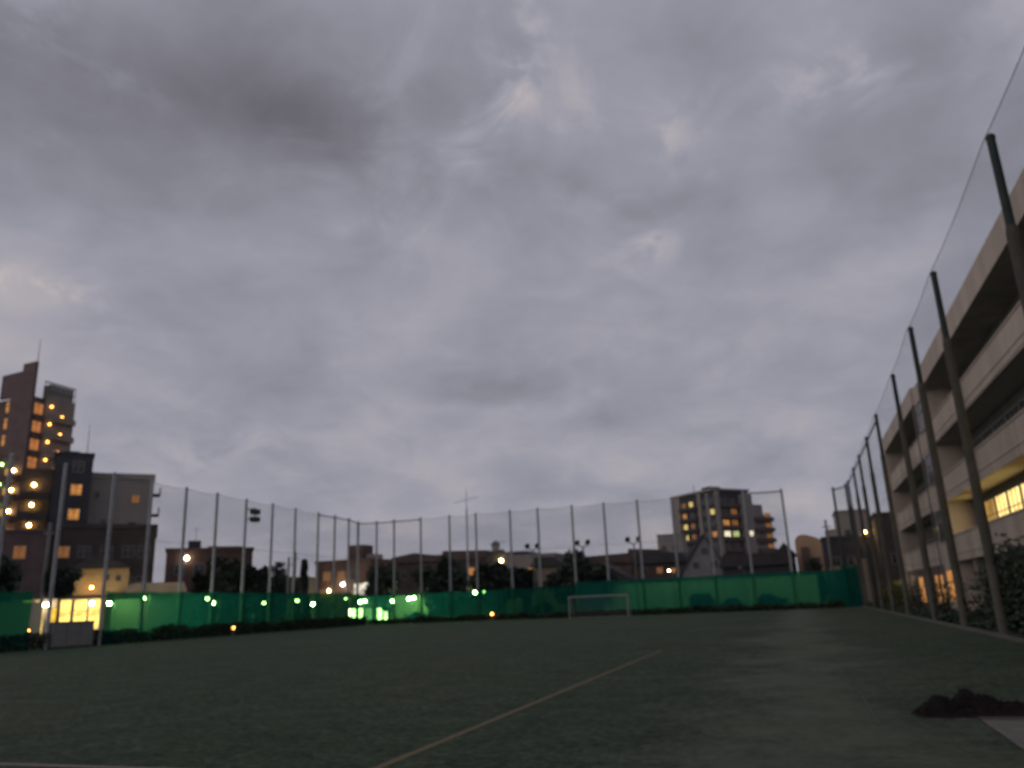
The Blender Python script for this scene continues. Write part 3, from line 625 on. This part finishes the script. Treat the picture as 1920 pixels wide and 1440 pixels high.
# ------------------------------------------------------------------ lamps
def street_lamp(loc, h, label, bm, r=.15, group='street lamps behind the screens', arm=(0, 0)):
    t = thing('street_lamp', label, 'street lamp', loc, 0, group); ax, ay = arm
    MB().tube((ax, ay, -.04), (ax, ay, h + .25), .055, .04, 7).tube((ax, ay, h + .25), (0, 0, h + .25), .03).build('pole', M['lampgrey'], t)
    MB().tube((0, 0, h + .12), (0, 0, h + .30), .20, .08, 8).build('lamp_shade', M['lampgrey'], t)
    MB().ball((0, 0, h), r, 8, 6).build('bulb', bm, t); return t
A = (.35, .35)
street_lamp((-53, 51.9, 0), 3.0, 'white street lamp beside the lit corner shop, on a thin post', BW, .15, arm=A)
street_lamp((-53, 55.5, 0), 3.4, 'white street lamp at the right end of the bright left screen', BW, .15, arm=A)
street_lamp((-52.4, 62.8, 0), 3.3, 'left and higher of two close pale lamps behind the left screen', BWD, .17, arm=A)
street_lamp((-52.4, 63.7, 0), 2.9, 'right and lower of two close pale lamps behind the left screen', BWD, .17, arm=A)
street_lamp((-52.4, 71.4, 0), 2.8, 'dim pale street lamp under the floodlight post', BWD, .15, arm=A)
street_lamp((-52.4, 77.3, 0), 3.0, 'pale street lamp left of the pointed conifer', BWD, .18, arm=A)
street_lamp((-62.6, 96, 0), 2.8, 'bright white street lamp right of the pointed conifer', BW, .20, arm=A)
street_lamp((-58.1, 97, 0), 3.3, 'faint pale street lamp before the red brown brick block', BWD, .12, arm=A)
street_lamp((-55.3, 96, 0), 2.8, 'very bright street lamp right of the brick block, left of a close pair', BW, .2, arm=A)
street_lamp((-54.6, 96, 0), 2.9, 'second very bright street lamp right of the brick block, right of a close pair', BW, .15, arm=A)
street_lamp((-50.5, 96, 0), 2.7, 'white street lamp below the round tree nearest the striped shop', BW, .15, arm=A)
street_lamp((-48.1, 96, 0), 2.9, 'left of the twin bright lamps in front of the green lit wall', BW, .18, arm=A)
street_lamp((-47.4, 96, 0), 3.0, 'right of the twin bright lamps in front of the green lit wall', BW, .18, arm=A)
street_lamp((-38.8, 96, 0), 3.3, 'bright white street lamp between the two widest far trees', BW, .19, arm=A)
street_lamp((-37.5, 96, 0), 3.3, 'dim street lamp just right of the bright one between the widest trees', BWD, .13, arm=A)
street_lamp((-14.1, 95.4, 0), 4.7, 'small pale street lamp left of the white gabled house', BWD, .10, arm=A)
street_lamp((-6, 94.2, 0), 4.4, 'unlit thin lamp post behind the right part of the far screen', M['lampgrey'], .12, arm=A)
def bollard(loc, h, label, bm=BO, r=.13):
    t = thing('bollard_lamp', label, 'bollard lamp', loc, 0, 'low orange lamps')
    MB().tube((0, 0, 0), (0, 0, h - .12), .08, .08, 8).build('post', M['lampgrey'], t); MB().ball((0, 0, h), r, 8, 5).build('bulb', bm, t)
    MB().tube((0, 0, h + .1), (0, 0, h + .18), .14, .05, 8).build('cap', M['lampgrey'], t)
bollard((-47.6, 60.6, 0), .62, 'low orange lamp at the foot of the left fence', BO, .14)
bollard((-63.2, 95.6, 0), 1.0, 'low orange lamp below the pointed conifer', BO, .16)
bollard((-33.0, 86.6, 0), .70, 'low orange lamp at the foot of the far fence left of the goal', BO, .16)
bollard((-52.5, 44.4, 0), 1.2, 'faint low pink lamp behind the far left screen', BO, .06)
# twin-headed floodlights
def twin_flood(loc, label):
    t = thing('twin_floodlight', label, 'floodlight', loc, 0, 'unlit twin floodlights behind the far fence')
    MB().tube((0, 0, 0), (0, 0, 8.0), .11, .08, 8).build('pole', M['lampgrey'], t)
    MB().tube((0, 0, 7.9), (-.75, 0, 8.35), .06).tube((0, 0, 7.9), (.75, 0, 8.35), .06).build('crossarm', M['lampgrey'], t)
    for s in (-1, 1): MB().ball((s * .66, 0, 8.6), .27, 10, 6, 1.05).tube((s * .66, -.22, 8.55), (s * .66, -.38, 8.45), .26, .31, 10).build('lamp_head', M['black'], t)
twin_flood((-30.5, 95, 0), 'unlit twin-headed floodlight left of the big dark tree')
twin_flood((-24.1, 95, 0), 'unlit twin-headed floodlight rising over the big dark tree')
twin_flood((-17.9, 95, 0), 'unlit twin-headed floodlight between the rust roof and the white gable')
t = thing('fence_floodlight', 'cluster of two dark floodlights bracketed high on a left fence post', 'floodlight', (-48.4, 62.6, 0))
for z, y in ((11.1, .75), (10.4, .75)):
    h_ = MB().box(.15, y - .35, z - .25, .75, y + .45, z + .22).build('lamp_head', M['black'], t)
MB().tube((.0, .1, 11.3), (.3, .8, 11.4), .05).tube((.0, .1, 10.4), (.3, .8, 10.5), .05).tube((.45, .8, 10.2), (.45, .8, 11.5), .04).build('bracket', M['black'], t)
# antenna mast behind the far fence
t = thing('antenna_mast', 'thin antenna mast with crossed beams standing above the far fence', 'antenna mast', (-50.0, 121, 0))
MB().tube((0, 0, 0), (0, 0, 17), .17, .15, 8).tube((0, 0, 17), (0, 0, 20.6), .09, .04, 6).build('pole', M['pole_far'], t)
yb = MB().tube((-2.3, .3, 18.3), (2.0, -.3, 18.9), .03)
for i in range(7): yb.tube((-2.1 + i * .65, -.6, 18.33 + i * .09), (-2.1 + i * .65, .7, 18.33 + i * .09), .02, .02, 4)
yb.build('crossed_beams', M['pole_far'], t)
for (x, y, h, lab) in ((3.9, 101.5, 9.8, 'plain grey utility pole right of the round roofed tan building'), (-52.2, 75.2, 7.6, 'dark utility pole between the left fence posts, left of the pointed conifer'), (-56.5, 48.6, 9.5, 'dark utility pole in front of the lit corner shop'), (-57.5, 84.2, 8.9, 'slim utility pole standing over the pointed conifer')):
    t = thing('utility_pole', lab, 'utility pole', (x, y, 0), 0, 'utility poles around the pitch')
    MB().tube((0, 0, 0), (0, 0, h), .17, .12, 8).build('pole', M['lampgrey'], t)
    MB().box(-.5, -.05, h - .9, .5, .05, h - .8).build('crossarm', M['lampgrey'], t)

# ------------------------------------------------------------------ goal
gw, gh, gd = 6.0, 2.08, 1.6
t = thing('football_goal', 'white football goal with net standing before the far screen', 'football goal', (-22.25, 80.5, 0))
for x in (0, gw): MB().tube((x, 0, 0), (x, 0, gh), .07).build('upright', M['white'], t)
MB().tube((-.07, 0, gh), (gw + .07, 0, gh), .07).build('crossbar', M['white'], t)
bk = MB()
for x in (0, gw): bk.tube((x, 0, gh), (x, .7, gh - .05), .03).tube((x, .7, gh - .05), (x, gd, .04), .03).tube((x, 0, .04), (x, gd, .04), .03)
bk.tube((0, gd, .04), (gw, gd, .04), .03).build('back_frame', M['white'], t)
MB().quad((0, .7, gh - .06), (gw, .7, gh - .06), (gw, gd, .04), (0, gd, .04)).quad((0, 0, gh), (gw, 0, gh), (gw, .7, gh - .06), (0, .7, gh - .06)).quad((0, 0, 0), (0, 0, gh), (0, .7, gh - .06), (0, gd, .04)).quad((gw, 0, 0), (gw, 0, gh), (gw, .7, gh - .06), (gw, gd, .04)).build('goal_net', GOALNET, t)
# grey storage locker by the left fence
t = thing('storage_locker', 'grey storage locker standing at the foot of the left screen', 'locker', (-46.6, 41.2, 0), 84)
MB().box(0, 0, .08, 3.0, .9, 1.62).build('body', M['box'], t); MB().box(-.05, -.05, 1.62, 3.05, .95, 1.70).build('lid', M['lampgrey'], t)
for x in (.04, 1.03, 2.02): MB().box(x, -.03, .14, x + .94, -.002, 1.56).build('door', M['box'], t)
for x in (.1, 2.8): MB().box(x, .1, 0, x + .1, .8, .08).build('foot', M['black'], t)

# ------------------------------------------------------------------ trees and planting
LEAFM = {}
def crown_mesh(kind, seed, n, ls):
    k = (kind, seed, n, ls)
    if k in LEAFM: return LEAFM[k]
    rn = random.Random(seed); mb = MB()
    cl = []
    for i in range(26):
        if kind == 'round':
            while True:
                p = Vector((rn.uniform(-1, 1), rn.uniform(-1, 1), rn.uniform(-1, 1)))
                if .25 < p.length < .86: break
            cl.append((p, rn.uniform(.22, .42)))
        elif kind == 'cone':
            z = rn.uniform(-1, 1); r = .55 * (1 - z) / 2 + .06
            a = rn.uniform(0, 6.28); cl.append((Vector((r * math.cos(a), r * math.sin(a), z)), rn.uniform(.14, .26)))
        else:
            a = rn.uniform(0, 6.28); r = rn.uniform(0, .8); cl.append((Vector((r * math.cos(a), r * math.sin(a), rn.uniform(-1, .5 - r * .4))), rn.uniform(.25, .45)))
    for i in range(n):
        c, r = rn.choice(cl); v = Vector((rn.gauss(0, 1), rn.gauss(0, 1), rn.gauss(0, 1))).normalized() * r * rn.uniform(.5, 1.12)
        p = c + v; u = Vector((rn.gauss(0, 1), rn.gauss(0, 1), rn.gauss(0, .6))).normalized(); w = u.orthogonal().normalized(); s = ls * rn.uniform(.6, 1.5)
        mb.quad(p - u * s - w * s * .5, p + u * s - w * s * .5, p + u * s * .7 + w * s * .6, p - u * s * .7 + w * s * .6)
    me = mb.mesh('crown'); me.materials.append(M['leaf']); LEAFM[k] = me; return me
def tree(loc, base, top, rad, label, kind='round', seed=1, n=1500, name='tree', cat='tree'):
    t = thing(name, label, cat, loc, random.uniform(0, 360), 'trees beyond the pitch' if cat == 'tree' else 'shrubs beyond the pitch')
    zc = (base + top) / 2; hz = (top - base) / 2
    if cat == 'tree':
        tk = MB().tube((0, 0, -.04), (.05, 0, base + hz * .3), .17, .11, 8, False).tube((.05, 0, base + hz * .3), (-.05, .05, zc + hz * .4), .11, .05, 7, False)
        for i in range(7):
            a = i * 2.4; zz = base + hz * (.1 + .13 * i); tk.tube((.03, 0, zz), (math.cos(a) * rad * .6, math.sin(a) * rad * .6, zz + hz * .45), .07, .02, 5, False)
        tk.build('trunk', M['bark'], t)
    else:
        tk = MB()
        for i in range(5): tk.tube((0, 0, -.04), (math.cos(i * 1.3) * rad * .4, math.sin(i * 1.3) * rad * .4, zc), .04, .015, 5, False)
        tk.build('stem', M['bark'], t)
    o = inst('crown' if cat == 'tree' else 'foliage', crown_mesh(kind, seed, int(n * 2.2), .105), t, (0, 0, zc)); o.scale = (rad * 1.15, rad * 1.15, hz * 1.05)
tree((-56, 49.8, 0), 3.6, 6.0, 1.2, 'small round dark tree in front of the yellow corner shop', seed=1)
tree((-58, 44.6, 0), 2.5, 7.5, 1.8, 'dark leafy tree at the left picture edge beside the corner shop', seed=2)
tree((-56, 70.2, 0), 1.8, 7.6, 2.6, 'broad dark tree in front of the flat roofed brown block', seed=3)
tree((-56, 74.0, 0), 2.0, 7.0, 1.7, 'narrower dark tree beside the floodlight post', seed=4)
tree((-56, 79.2, 0), 1.6, 6.7, 1.9, 'rounded dark tree between the floodlight post and the conifer', seed=2)
tree((-56, 83.9, 0), 1.0, 7.2, 1.1, 'slim pointed conifer left of the red brown brick block', 'cone', 5, name='conifer')
tree((-52.4, 97.0, 0), 1.5, 7.7, 1.9, 'dark upright tree right of the red brown brick block', seed=1)
tree((-43.6, 97.0, 0), 1.5, 8.0, 3.0, 'wide dark round tree right of the twin bright lamps', seed=3, n=2000)
tree((-36.2, 97.4, 0), 1.8, 7.1, 3.0, 'wide dark tree behind the bright and dim lamp pair', seed=4, n=2000)
tree((-32.7, 98.0, 0), 2.4, 6.0, 1.4, 'small dark tree left of the narrow warm wall strip', seed=1)
tree((-24.9, 96.0, 0), .8, 6.9, 3.2, 'biggest dark tree, right behind the football goal', seed=2, n=2400)
tree((1.8, 99, 0), .6, 5.6, 1.6, 'dark evergreen beside the teal corner screen', 'cone', 6, name='evergreen')
for (x, y, h, r, lab, sd_) in ((-10.6, 95.2, 2.5, 1.3, 'dark shrub shadowed on the dull green screen below the white gable', 1), (-3.4, 95.0, 1.9, 1.6, 'low wide shrub behind the dull green screen below the round roof', 3), (-7.2, 95.2, 1.5, 1.0, 'smallest shrub behind the dull green screen', 4), (-29.5, 95.0, 2.2, 1.3, 'shrub behind the screen left of the goal', 2), (-46.6, 95.2, 1.4, 1.3, 'low shrub below the green lit wall', 3), (4.6, 93.4, 2.4, 1.2, 'shrub behind the teal corner screen', 1), (-51.5, 68.5, 1.7, 1.2, 'low shrub behind the dark middle of the left screen', 2)):
    tree((x, y, 0), -.1, h, r, lab, 'bush', sd_, 900, 'shrub', 'shrub')
# hedge strip at the foot of the screens
def leafmass(name, label, cat, fn, n, m, ls, seed):
    rn = random.Random(seed); mb = MB()
    for i in range(n):
        p = Vector(fn(rn)); u = Vector((rn.gauss(0, 1), rn.gauss(0, 1), rn.gauss(0, .8))).normalized(); w = u.orthogonal().normalized(); s = ls * rn.uniform(.6, 1.5)
        mb.quad(p - u * s - w * s * .5, p + u * s - w * s * .5, p + u * s * .7 + w * s * .6, p - u * s * .7 + w * s * .6)
    return tag(mb.build(name, m), label, cat, kind='stuff')
def ivy(rn):
    while True:
        y = rn.uniform(11, 88); x = 6.5 + rn.gauss(0, .32)
        top = (.40 if y > 33 else 2.3) + (.25 if y > 33 else .9) * (mnoise.noise((y * .16, 3, 0)) + .8 * mnoise.noise((y * .8, 1, 0)))
        for py in (20.4, 29.6, 36, 44.1, 54.2, 62.2, 70.4, 77.8): top = max(top, (1.9 if py > 32 else 3.2) * math.exp(-((y - py) / .4) ** 2))
        top = max(.25, top); z = rn.uniform(0, 3.6)
        if z < top: return (max(x, 5.95), y, z)
leafmass('ivy', 'dark ivy and ground cover climbing the fence foot along the school', 'ivy', ivy, 34000, M['leaf2'], .055, 11)
def hedge_far(rn):
    while True:
        x = rn.uniform(-49, 4); z = rn.uniform(0, 1.4)
        if z < .6 + .4 * mnoise.noise((x * .35, 9, 0)): return (x, 87.1 + rn.uniform(-.25, .25), z)
leafmass('weeds', 'strip of dark weeds at the foot of the far screen', 'weeds', hedge_far, 9000, M['leaf2'], .10, 12)
def hedge_left(rn):
    while True:
        y = rn.uniform(33, 86); z = rn.uniform(0, 1.7)
        if z < 1.0 + .45 * mnoise.noise((y * .35, 4, 0)): return (-46.9 - .038 * (y - 33) + rn.uniform(-.05, .4), y, z)
leafmass('weeds', 'strip of dark weeds at the foot of the left screen', 'weeds', hedge_left, 15000, M['leaf2'], .085, 13)
t = thing('grass_tuft', 'yellow green lit clump of tall grass at the far end of the school wall', 'plant', (8.6, 86, 0))
rn = random.Random(5); mb = MB()
for i in range(260):
    x, y = rn.gauss(0, .35), rn.gauss(0, .7); h = rn.uniform(.9, 2.4); dx = rn.uniform(-.3, .3)
    mb.quad((x - .04, y, 0), (x + .04, y, 0), (x + dx + .015, y + dx, h), (x + dx - .015, y + dx, h))
mb.build('blades', mat('lit_grass', (.16, .17, .04), .7, .3, 3), t)
lampball(t, (.9, -.2, 2.5), BWD, .10)

# ------------------------------------------------------------------ dark fuzzy heap on the turf, bottom right
def heap_h(x, y):
    def gs(cx, cy, rx, ry, h): return h * math.exp(-((x - cx) / rx) ** 2 - ((y - cy) / ry) ** 2)
    z = max(gs(1.50, 11.95, .25, .26, .25), gs(1.32, 11.85, .13, .2, .15), gs(1.84, 12.2, .20, .28, .30), gs(2.02, 12.12, .30, .28, .24), gs(2.35, 12.05, .42, .28, .155), gs(2.9, 12.0, .6, .26, .11), gs(1.75, 11.85, .5, .2, .11))
    return z + .03 * mnoise.noise((x * 9, y * 9, 0)) * min(1, z * 8)
mb = MB(); nx, ny = 90, 40; x0, x1, y0, y1 = .95, 3.7, 11.45, 12.75
for j in range(ny + 1):
    for i in range(nx + 1):
        x = x0 + (x1 - x0) * i / nx; y = y0 + (y1 - y0) * j / ny; mb.v.append((x, y, heap_h(x, y) - .035))
for j in range(ny):
    for i in range(nx): mb.f.append((j * (nx + 1) + i, j * (nx + 1) + i + 1, (j + 1) * (nx + 1) + i + 1, (j + 1) * (nx + 1) + i))
hp = tag(mb.build('cloth_heap', M['heap'], smooth=True), 'dark brown fuzzy heap lying on the turf at the corner of the pale paving', 'heap')
rn = random.Random(8); mb = MB()
for i in range(9000):
    x, y = rn.uniform(x0, x1), rn.uniform(y0, y1); z = heap_h(x, y)
    if z < .05: continue
    dv = Vector((rn.gauss(0, .5), rn.gauss(0, .5), 1)).normalized() * rn.uniform(.02, .075); w = Vector((.004, 0, 0))
    p = Vector((x, y, z - .045)); mb.add([p - w, p + w, p + dv], [(0, 1, 2)])
mb.build('fringe', M['heap'], hp)
